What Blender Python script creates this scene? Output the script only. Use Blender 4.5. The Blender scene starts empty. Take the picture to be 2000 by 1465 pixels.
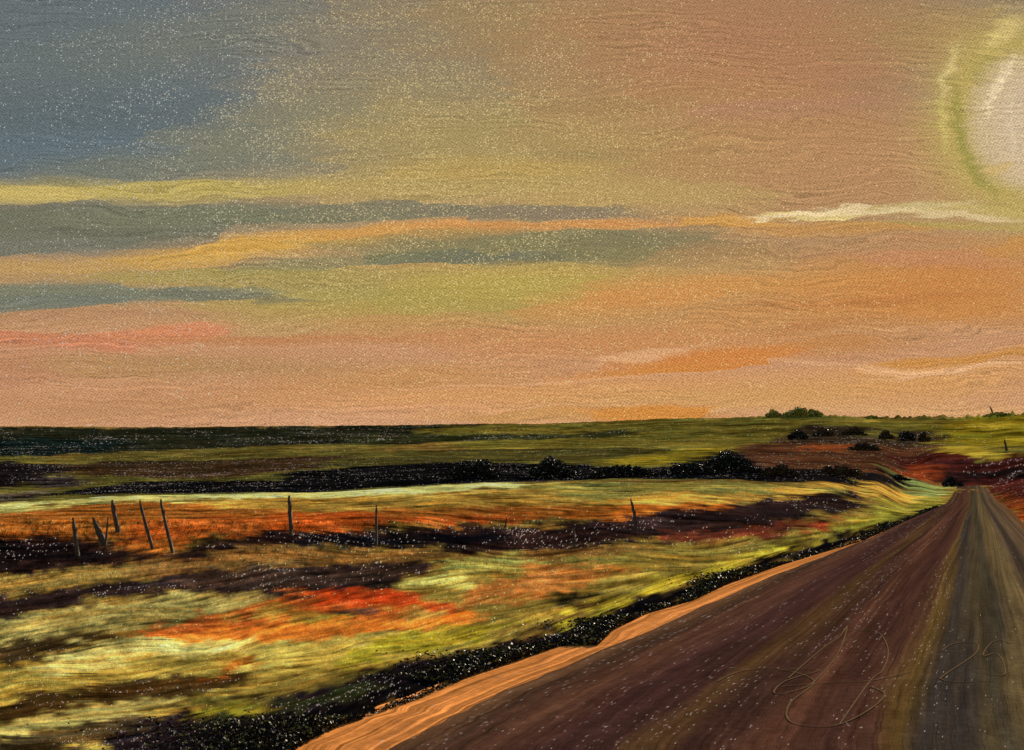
import bpy, bmesh, math, random
import numpy as np
from mathutils import Vector, Matrix
random.seed(7)
RNG = np.random.default_rng(11)
C = bpy.context.scene.collection
sc = bpy.context.scene

# ---- land form -------------------------------------------------------------
# bearings are given as t = x / y; profiles as (distance y, height z)
CAM_Z = 2.0
TILT = math.atan(212.5/2145.0)
FPX = 2145.0
PROFILE_T = [-0.60311, -0.46393, -0.32475, -0.18557, 0.0, 0.18557, 0.27836, 0.32475, 0.36186, 0.3897, 0.43145, 0.46393, 0.6495]
PROFILES = [
    [(1, 0.0), (60, 0.0), (90, 0.3), (105, 0.693), (150, 1.654), (250, 6.625), (430, 16.54), (600, 33.464), (750, 35.037)],
    [(1, 0.0), (60, 0.0), (90, 0.341), (105, 0.741), (150, 1.654), (250, 6.625), (430, 16.54), (600, 33.464), (750, 35.037)],
    [(1, 0.0), (60, 0.0), (90, 1.045), (105, 1.177), (150, 2.346), (250, 6.625), (430, 16.94), (600, 32.904), (750, 35.037)],
    [(1, 0.0), (60, 0.0), (90, 1.211), (105, 1.419), (150, 3.386), (250, 7.552), (430, 17.74), (600, 33.464), (750, 35.037)],
    [(1, 0.0), (60, 0.0), (90, 2.083), (105, 2.339), (150, 4.08), (250, 8.364), (430, 18.94), (600, 34.584), (750, 35.037)],
    [(1, 0.0), (60, 0.0), (90, 2.249), (105, 2.631), (150, 4.775), (250, 8.944), (430, 19.94), (600, 37.945), (750, 38.532)],
    [(1, 0.0), (60, 0.0), (90, 1.958), (110, 2.508), (150, 4.428), (250, 8.944), (430, 20.941), (600, 39.067), (750, 38.532)],
    [(1, 0.0), (60, 0.0), (90, 1.128), (120, 1.889), (150, 3.386), (250, 8.364), (430, 20.541), (600, 37.945), (750, 38.532)],
    [(1, 0.0), (110, 0.0), (190, 2.351), (250, 6.625), (430, 18.54), (600, 37.665), (750, 38.532)],
    [(1, 0.0), (110, 0.0), (190, 1.474), (200, 1.723), (240, 8.109), (430, 18.54), (600, 37.945), (750, 38.532)],
    [(1, 0.0), (110, 0.0), (190, 1.474), (200, 1.723), (240, 8.332), (430, 18.54), (600, 38.786), (750, 38.532)],
    [(1, 0.0), (60, 0.0), (110, 1.036), (190, 2.439), (240, 8.555), (430, 19.34), (600, 39.628), (750, 38.532)],
    [(1, 0.0), (50, 0.0), (110, 1.492), (190, 3.317), (240, 8.555), (430, 19.34), (600, 39.067), (750, 38.532)]]

def smooth01(a):
    a = np.clip(a, 0, 1)
    return a*a*(3-2*a)

def land(x, y):
    """height of the land at world x, y (arrays)"""
    y = np.asarray(y, float); x = np.asarray(x, float)
    yy = np.maximum(y, 1.0); t = x/yy
    zs = [np.interp(yy, [p[0] for p in pr], [p[1] for p in pr]) for pr in PROFILES]
    out = np.where(t <= PROFILE_T[0], zs[0], zs[-1])
    for k in range(len(PROFILE_T)-1):
        a, b = PROFILE_T[k], PROFILE_T[k+1]
        m = (t > a) & (t <= b)
        f = smooth01((t-a)/(b-a))
        out = np.where(m, zs[k]*(1-f)+zs[k+1]*f, out)
    return out

def ray(px, py):
    """bearing t = x/y and rise e = z/y of a line of sight"""
    a = (px-1000)/FPX; b = (732.5-py)/FPX
    y = math.cos(TILT)-b*math.sin(TILT); z = math.sin(TILT)+b*math.cos(TILT)
    return a/y, z/y

def lin(c):
    c = np.asarray(c, float)/255.0
    return np.where(c <= 0.04045, c/12.92, ((c+0.055)/1.055)**2.4)

# ---------------------------------------------------------------- camera
cam = bpy.data.cameras.new('camera'); camo = bpy.data.objects.new('camera', cam); C.objects.link(camo)
cam.sensor_width = 36.0; cam.lens = 36.0*FPX/2000.0; cam.clip_start = 0.1; cam.clip_end = 6000
camo.location = (0, 0, CAM_Z); camo.rotation_euler = (math.pi/2+TILT, 0, 0)
sc.camera = camo

# ---------------------------------------------------------------- sun
SUN_T, SUN_E = ray(2035, 240)
sd = Vector((SUN_T, 1.0, SUN_E)).normalized()
sun_el = math.asin(sd.z); sun_az = math.atan2(sd.x, sd.y)
sl = bpy.data.lights.new('sun', 'SUN'); sl.energy = 5.0; sl.angle = math.radians(0.5); sl.color = (1.0, 0.86, 0.66)
so = bpy.data.objects.new('sun', sl); C.objects.link(so); so.rotation_euler = sd.to_track_quat('Z', 'Y').to_euler()
so.location = sd*50

# ---------------------------------------------------------------- view
sc.view_settings.view_transform = 'Standard'; sc.view_settings.look = 'None'
sc.view_settings.exposure = 0.6; sc.view_settings.gamma = 1.0; sc.view_settings.use_curve_mapping = False
sc.render.engine = 'CYCLES'
sc.cycles.max_bounces = 4; sc.cycles.diffuse_bounces = 2; sc.cycles.glossy_bounces = 2

# ---------------------------------------------------------------- sky
world = bpy.data.worlds.new("World"); sc.world = world; world.use_nodes = True
NT = world.node_tree; NT.nodes.clear()
world.cycles.sampling_method = 'MANUAL'; world.cycles.sample_map_resolution = 256

class G:
    """short hand for building node graphs"""
    def __init__(s, nt): s.nt = nt
    def put(s, sock, v):
        if v is None: return
        if isinstance(v, bpy.types.NodeSocket): s.nt.links.new(v, sock)
        elif isinstance(v, (tuple, list)) and len(v) == 3 and sock.type == 'RGBA': sock.default_value = (*v, 1)
        else: sock.default_value = v
    def m(s, op, a, b=None, c=None, clamp=False):
        n = s.nt.nodes.new('ShaderNodeMath'); n.operation = op; n.use_clamp = clamp
        s.put(n.inputs[0], a); s.put(n.inputs[1], b); s.put(n.inputs[2], c); return n.outputs[0]
    def v(s, op, a, b=None, c=None):
        n = s.nt.nodes.new('ShaderNodeVectorMath'); n.operation = op
        s.put(n.inputs[0], a); s.put(n.inputs[1], b); s.put(n.inputs[2], c)
        return n.outputs['Value'] if op in ('LENGTH', 'DOT_PRODUCT', 'DISTANCE') else n.outputs['Vector']
    def sep(s, a):
        n = s.nt.nodes.new('ShaderNodeSeparateXYZ'); s.put(n.inputs[0], a); return n.outputs
    def comb(s, x, y, z=0.0):
        n = s.nt.nodes.new('ShaderNodeCombineXYZ'); s.put(n.inputs[0], x); s.put(n.inputs[1], y); s.put(n.inputs[2], z); return n.outputs[0]
    def noise(s, vec, scale, detail=2.0, rough=0.5, col=False, dist=0.0):
        n = s.nt.nodes.new('ShaderNodeTexNoise'); s.put(n.inputs['Vector'], vec)
        n.inputs['Scale'].default_value = scale; n.inputs['Detail'].default_value = detail
        n.inputs['Roughness'].default_value = rough; n.inputs['Distortion'].default_value = dist
        return n.outputs['Color'] if col else n.outputs[0]
    def rng(s, x, a, b, c=0.0, d=1.0, smooth=True):
        n = s.nt.nodes.new('ShaderNodeMapRange'); n.interpolation_type = 'SMOOTHSTEP' if smooth else 'LINEAR'
        for i, q in enumerate((x, a, b, c, d)): s.put(n.inputs[i], q)
        return n.outputs[0]
    def mix(s, f, a, b, mode='MIX'):
        n = s.nt.nodes.new('ShaderNodeMix'); n.data_type = 'RGBA'; n.blend_type = mode; n.clamp_factor = True
        s.put(n.inputs['Factor'], f); s.put(n.inputs[6], a); s.put(n.inputs[7], b); return n.outputs[2]
    def place(s, vec, loc, rot, scale):
        n = s.nt.nodes.new('ShaderNodeMapping'); n.vector_type = 'TEXTURE'; s.put(n.inputs[0], vec)
        n.inputs['Location'].default_value = loc; n.inputs['Rotation'].default_value = (0, 0, rot); n.inputs['Scale'].default_value = scale
        return n.outputs[0]

g = G(NT)
tc = NT.nodes.new('ShaderNodeTexCoord')
d = g.v('NORMALIZE', tc.outputs['Generated'])
X, Y, Z = g.sep(d)[0:3]
yc = g.m('MAXIMUM', Y, 0.08)
P0 = g.comb(g.m('DIVIDE', X, yc), g.m('DIVIDE', Z, yc))        # direction as slopes from due north
# hand-brushed edges: large slow waves and small ragged ones
stretch = g.v('MULTIPLY', P0, (1.0, 3.0, 1.0))
w1 = g.v('SUBTRACT', g.noise(stretch, 5.0, 3, 0.55, col=True), (0.5, 0.5, 0.5))
w2 = g.v('SUBTRACT', g.noise(g.v('MULTIPLY', P0, (1.0, 5.0, 1.0)), 26.0, 3, 0.6, col=True), (0.5, 0.5, 0.5))
P1 = g.v('ADD', P0, g.v('MULTIPLY', w1, (0.11, 0.016, 0)))
P1 = g.v('ADD', P1, g.v('MULTIPLY', w2, (0.05, 0.0075, 0)))
# dabs: the colour is taken at the middle of long brush marks
vo = NT.nodes.new('ShaderNodeTexVoronoi'); vo.feature = 'F1'; vo.inputs['Scale'].default_value = 1.0
vs = g.place(P1, (0, 0, 0), math.radians(3), (1/11.0, 1/75.0, 1))
g.put(vo.inputs['Vector'], vs)
cen = NT.nodes.new('ShaderNodeMapping'); cen.vector_type = 'POINT'; g.put(cen.inputs[0], vo.outputs['Position'])
cen.inputs['Rotation'].default_value = (0, 0, math.radians(3)); cen.inputs['Scale'].default_value = (1/11.0, 1/75.0, 1)
P2 = g.v('ADD', g.v('MULTIPLY', P1, (0.62, 0.62, 0)), g.v('MULTIPLY', cen.outputs[0], (0.38, 0.38, 0)))

def sky(px, py):
    t, e = ray(px, py); return (t, e, 0)
col = None
BASE = [(-400, (94, 102, 106)), (150, (108, 116, 120)), (300, (150, 138, 108)), (400, (172, 144, 106)), (560, (184, 144, 100)), (700, (196, 144, 106)), (830, (204, 152, 112)), (1100, (196, 142, 100))]
ramp = NT.nodes.new('ShaderNodeValToRGB'); ramp.color_ramp.interpolation = 'EASE'
e0, e1 = sky(1000, 1100)[1], sky(1000, -400)[1]
g.put(ramp.inputs[0], g.rng(g.sep(P2)[1], e0, e1, 0.0, 1.0, False))
els = ramp.color_ramp.elements
pts = sorted([((sky(1000, y)[1]-e0)/(e1-e0), c) for y, c in BASE])
while len(els) < len(pts): els.new(0.5)
for el, (p, c) in zip(els, pts): el.position = p; el.color = (*[float(q) for q in lin(c)], 1)
col = ramp.outputs[0]
# clouds: centre, half sizes (in picture units of the 2000-wide view), tilt, softness, strength, colour
BLOBS = [
 (1150, 60, 620, 260, 0, 1.0, 1.0, (158, 133, 89)), (1500, 160, 520, 330, 0, 1.0, 1.0, (175, 126, 90)), (1250, 300, 560, 160, 0, 1.0, .8, (177, 139, 89)), (700, 200, 330, 210, -20, 1.0, .75, (146, 132, 104)),
 (900, 280, 420, 130, -5, 1.0, .7, (168, 148, 93)), (40, 170, 560, 330, 0, .8, 1.0, (103, 111, 112)), (120, 250, 420, 110, 3, .8, .9, (96, 107, 110)), (250, 110, 300, 80, 8, .8, .5, (108, 115, 109)),
 (420, 60, 260, 60, 10, .9, .5, (121, 121, 106)), (60, 300, 300, 55, 4, .6, .8, (100, 113, 118)), (480, 260, 260, 60, 14, .9, .6, (133, 130, 104)), (300, 330, 300, 40, 3, .8, .6, (119, 122, 106)),
 (1750, 330, 420, 120, 0, 1.0, .7, (185, 138, 95)), (1600, 60, 420, 90, 0, 1.0, .6, (168, 123, 86)), (1850, 60, 260, 110, 0, 1.0, .7, (167, 137, 87)), (250, 372, 560, 26, 1, .7, .95, (185, 165, 93)),
 (60, 380, 160, 16, 0, .7, .9, (200, 176, 104)), (850, 365, 420, 36, 0, .8, .7, (180, 154, 93)), (1250, 380, 300, 36, 0, .8, .75, (184, 156, 97)), (950, 330, 260, 26, 0, .8, .5, (190, 158, 85)),
 (1150, 545, 500, 70, 0, 1.0, .6, (186, 150, 82)), (800, 590, 460, 66, 0, .9, .85, (170, 153, 79)), (1000, 545, 260, 46, 0, .9, .7, (180, 160, 80)), (600, 560, 260, 40, 0, .8, .6, (157, 145, 86)),
 (120, 445, 520, 50, 3, .3, .97, (113, 113, 95)), (20, 478, 330, 22, 0, .4, .9, (120, 118, 102)), (330, 418, 300, 22, 2, .4, .9, (121, 121, 98)), (640, 416, 420, 18, 0, .45, .9, (120, 120, 96)),
 (950, 415, 330, 18, -1, .5, .75, (133, 124, 100)), (1150, 428, 180, 10, -4, .6, .5, (135, 118, 100)), (330, 505, 260, 17, 3, .6, .95, (198, 157, 84)), (80, 518, 260, 16, 1, .6, .9, (187, 150, 94)),
 (560, 472, 300, 20, 5, .5, .95, (206, 160, 79)), (800, 452, 260, 15, 2, .5, .95, (204, 151, 84)), (1060, 441, 300, 11, 0, .5, .95, (206, 145, 84)), (420, 535, 400, 16, 1, .7, .8, (164, 148, 84)),
 (1030, 482, 420, 36, 0, .45, .85, (125, 122, 87)), (900, 500, 240, 16, 0, .4, .8, (111, 112, 93)), (1260, 470, 200, 20, 0, .6, .7, (131, 122, 91)), (640, 508, 200, 18, 6, .6, .7, (129, 129, 93)),
 (1500, 490, 260, 22, 0, .9, .6, (165, 126, 84)), (160, 572, 400, 24, 0, .35, .97, (124, 126, 104)), (40, 588, 260, 14, 0, .4, .9, (118, 121, 105)), (470, 575, 160, 7, -3, .5, .7, (115, 114, 98)),
 (200, 612, 330, 14, 0, .7, .8, (179, 135, 98)), (330, 648, 150, 22, 5, .35, .95, (206, 134, 94)), (90, 662, 200, 14, -6, .4, .95, (200, 130, 93)), (560, 660, 420, 14, 0, .7, .85, (188, 129, 84)),
 (860, 650, 260, 36, -6, .8, .5, (196, 137, 88)), (350, 720, 480, 34, 0, 1.0, .8, (173, 133, 86)), (40, 735, 120, 50, 30, .6, .5, (183, 126, 96)), (600, 770, 620, 40, 3, .9, .8, (193, 139, 94)),
 (180, 800, 330, 36, 0, .9, .6, (183, 135, 94)), (820, 740, 330, 36, 5, .9, .6, (196, 143, 86)), (830, 790, 300, 26, 0, .8, .7, (212, 155, 106)), (1250, 580, 260, 34, 8, .7, .75, (208, 141, 80)),
 (1500, 620, 420, 60, 5, .9, .8, (194, 139, 82)), (1820, 540, 330, 60, 4, .8, .85, (199, 132, 70)), (1900, 600, 260, 40, 0, .8, .7, (201, 133, 68)), (1500, 550, 300, 26, 3, .8, .6, (204, 145, 80)),
 (1220, 670, 300, 36, 0, .8, .7, (198, 137, 84)), (1640, 670, 200, 22, 4, .7, .7, (189, 131, 73)), (1370, 702, 190, 24, 6, .45, .9, (206, 130, 65)), (1240, 726, 170, 14, 6, .5, .8, (204, 135, 68)),
 (1130, 765, 460, 26, 3, .7, .8, (208, 150, 94)), (1400, 780, 400, 34, 3, .8, .8, (204, 153, 93)), (1820, 740, 330, 50, 3, .9, .85, (208, 153, 93)), (1900, 700, 260, 12, 6, .6, .8, (198, 137, 66)),
 (1260, 812, 190, 12, -1, .5, .9, (208, 137, 61)), (1000, 815, 200, 12, 0, .7, .7, (196, 145, 84)), (1750, 800, 330, 18, 0, .8, .7, (212, 163, 106)), (1620, 416, 170, 11, 2, .4, .97, (222, 196, 132)),
 (1400, 432, 190, 12, -2, .6, .85, (210, 156, 82)), (1860, 410, 240, 14, 0, .6, .9, (199, 177, 118)), (1900, 440, 300, 12, 0, .6, .8, (178, 156, 84)), (1650, 448, 260, 12, 1, .7, .7, (196, 143, 80)),
 (1850, 470, 220, 14, 0, .8, .6, (188, 133, 86)), (1960, 476, 120, 22, 10, .8, .7, (201, 133, 66)), (1270, 690, 130, 8, 12, .6, .7, (222, 170, 124)), (1120, 742, 260, 9, 4, .6, .6, (226, 176, 134)), (1700, 716, 200, 8, -5, .6, .7, (228, 176, 128)), (1880, 726, 160, 10, 6, .6, .7, (232, 184, 140)), (1560, 640, 180, 10, 8, .7, .6, (184, 122, 74)), (1700, 585, 220, 9, 3, .7, .5, (184, 118, 68)),
 (1550, 205, 200, 12, 4, .8, .5, (178, 128, 104)), (1480, 225, 260, 14, 5, .9, .4, (170, 126, 100)), (1830, 505, 170, 16, -4, .8, .6, (192, 134, 98)), (1200, 205, 180, 16, 0, .9, .4, (158, 126, 84)), (850, 190, 160, 12, 0, .8, .4, (146, 128, 100)), (1120, 300, 120, 12, 0, .8, .4, (150, 130, 88)),
 (2010, 235, 250, 260, 0, .6, .75, (190, 162, 98)), (2010, 240, 204, 218, 0, .35, .8, (184, 164, 92)), (1872, 235, 16, 84, 4, .7, .85, (158, 146, 76)), (1888, 300, 14, 56, 18, .6, .8, (158, 146, 76)),
 (1918, 348, 16, 50, 34, .6, .85, (158, 146, 76)), (1925, 130, 14, 40, -36, .7, .5, (158, 146, 76)), (1960, 66, 56, 24, 34, .6, .85, (208, 184, 118)), (1852, 140, 12, 66, -20, .7, .8, (208, 186, 122)), (1842, 240, 10, 60, 2, .7, .7, (202, 182, 106)),
 (2010, 240, 128, 148, 0, .25, .97, (200, 176, 134)), (2020, 240, 104, 124, 0, .6, .9, (206, 182, 150)), (1942, 180, 9, 60, -22, .7, .8, (232, 208, 166)), (1962, 150, 7, 50, -26, .7, .7, (234, 210, 168)), (1975, 250, 8, 60, 0, .7, .5, (220, 196, 162)), (1950, 330, 30, 14, 20, .6, .6, (206, 172, 104)),
 (1560, 418, 110, 8, 3, .5, .95, (232, 206, 158)), (1700, 410, 110, 7, -2, .5, .9, (226, 200, 152)), (1880, 424, 150, 7, -4, .5, .85, (214, 188, 140)), (1800, 404, 120, 6, 3, .6, .8, (206, 182, 132)),
]
for ib, (bx, by, rx, ry, rot, soft, op, c) in enumerate(BLOBS):
    if ib % 15 == 14:      # keeps the marks in painting order (the renderer can only hold so many at a time)
        P2 = g.v('MULTIPLY_ADD', col, (1e-7, 1e-7, 0), P2)
    if (bx, by, rx) == (2010, 235, 250):       # the sun's ring is brushed round, with softer edges
        P2 = g.v('ADD', P0, g.v('MULTIPLY', w2, (0.024, 0.024, 0)))
        P2 = g.v('MULTIPLY_ADD', col, (1e-7, 1e-7, 0), P2)
    q = g.place(P2, sky(bx, by), math.radians(rot), (rx/FPX, ry/FPX, 1))
    l = g.v('LENGTH', q)
    mask = g.rng(l, 1.0+soft*0.5, max(0.0, 1.0-soft), 0.0, op)
    col = g.mix(mask, col, tuple(float(q_) for q_ in lin(c)))
# bristle marks: long fine furrows that sweep with the marks, lit from above
fl = g.v('ADD', P0, g.v('MULTIPLY', w1, (0.0, 0.055, 0)))
fl = g.v('ADD', fl, g.v('MULTIPLY', w2, (0.0, 0.012, 0)))
def furrow(vec): return g.noise(g.v('MULTIPLY', vec, (7.0, 300.0, 1.0)), 1.0, 3, 0.62)
emb = g.m('SUBTRACT', furrow(fl), furrow(g.v('ADD', fl, (0.0012, 0.0014, 0))))
patchy = g.rng(g.noise(g.v('MULTIPLY', P0, (3.0, 8.0, 1)), 1.7, 2), 0.38, 0.62, 0.25, 1.0)
emb = g.m('MULTIPLY', emb, patchy)
# weave: thread crowns on a slightly slanted grid
vx, vy, _ = g.sep(g.v('ADD', g.v('MULTIPLY', w2, (0.0009, 0.0009, 0)), P0))[0:3]
K = 2*math.pi/0.0036
a = g.m('SINE', g.m('MULTIPLY', g.m('ADD', vx, g.m('MULTIPLY', vy, 0.35)), K))
b = g.m('SINE', g.m('MULTIPLY', g.m('SUBTRACT', vy, g.m('MULTIPLY', vx, 0.25)), K*1.05))
weave = g.m('MULTIPLY', a, b)
grain = g.m('SUBTRACT', g.noise(g.v('MULTIPLY', P0, (0.75, 1.15, 1)), 560.0, 1, 0.6), 0.5)
sh = g.m('ADD', g.m('MULTIPLY', emb, 1.05), g.m('ADD', g.m('MULTIPLY', weave, 0.2), g.m('MULTIPLY', grain, 1.15)))
col = g.mix(1.0, col, g.comb(*[g.m('ADD', sh, 1.0)]*3), 'MULTIPLY')
# glints on the crowns, thick through the middle of the sky
vg = NT.nodes.new('ShaderNodeTexVoronoi'); vg.feature = 'F1'; vg.inputs['Scale'].default_value = 1.0
g.put(vg.inputs['Vector'], g.v('MULTIPLY', P0, (480.0, 560.0, 1)))
dot = g.rng(vg.outputs['Distance'], 0.43, 0.1, 0.0, 1.0)
pick = g.sep(vg.outputs['Color'])[0]
den = 0.03
zone = g.rng(g.v('LENGTH', g.place(P0, sky(800, 250), math.radians(-8), (720/FPX, 360/FPX, 1))), 1.3, 0.2, 0.05, 0.75)
zone2 = g.rng(g.v('LENGTH', g.place(P0, sky(850, 600), 0.0, (900/FPX, 260/FPX, 1))), 1.25, 0.3, 0.03, 0.34)
clump = g.rng(g.noise(g.v('MULTIPLY', P0, (1, 2.2, 1)), 16.0, 3, 0.6), 0.35, 0.68, 0.15, 1.7)
dens = g.m('MULTIPLY', g.m('ADD', zone, zone2), clump)
gl = g.m('MULTIPLY', g.m('LESS_THAN', pick, dens), dot)
gl = g.m('MULTIPLY', gl, g.rng(g.sep(vg.outputs['Color'])[1], 0, 1, 0.35, 1.0, False))
glc = g.mix(g.rng(g.sep(P0)[0], -0.42, -0.12), tuple(float(q) for q in lin((214, 218, 214))), tuple(float(q) for q in lin((252, 226, 158))))
col = g.mix(g.m('MULTIPLY', gl, 0.9), col, glc)
# the rest of the sky, outside the sunset: clear daylight sky
ns = NT.nodes.new('ShaderNodeTexSky'); ns.sky_type = 'NISHITA'; ns.sun_disc = False
ns.sun_elevation = sun_el; ns.sun_rotation = sun_az
bg1 = NT.nodes.new('ShaderNodeBackground'); g.put(bg1.inputs[0], ns.outputs[0]); bg1.inputs[1].default_value = 0.1
bg2 = NT.nodes.new('ShaderNodeBackground'); g.put(bg2.inputs[0], col); bg2.inputs[1].default_value = 2**-0.6    # the painted-looking evening colours, at this exposure
inner = g.m('MULTIPLY', g.rng(Y, 0.25, 0.5), g.rng(g.sep(P0)[1], 0.85, 0.55))
mx = NT.nodes.new('ShaderNodeMixShader'); g.put(mx.inputs[0], inner); g.put(mx.inputs[1], bg1.outputs[0]); g.put(mx.inputs[2], bg2.outputs[0])
wo = NT.nodes.new('ShaderNodeOutputWorld'); NT.links.new(mx.outputs[0], wo.inputs[0])

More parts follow.
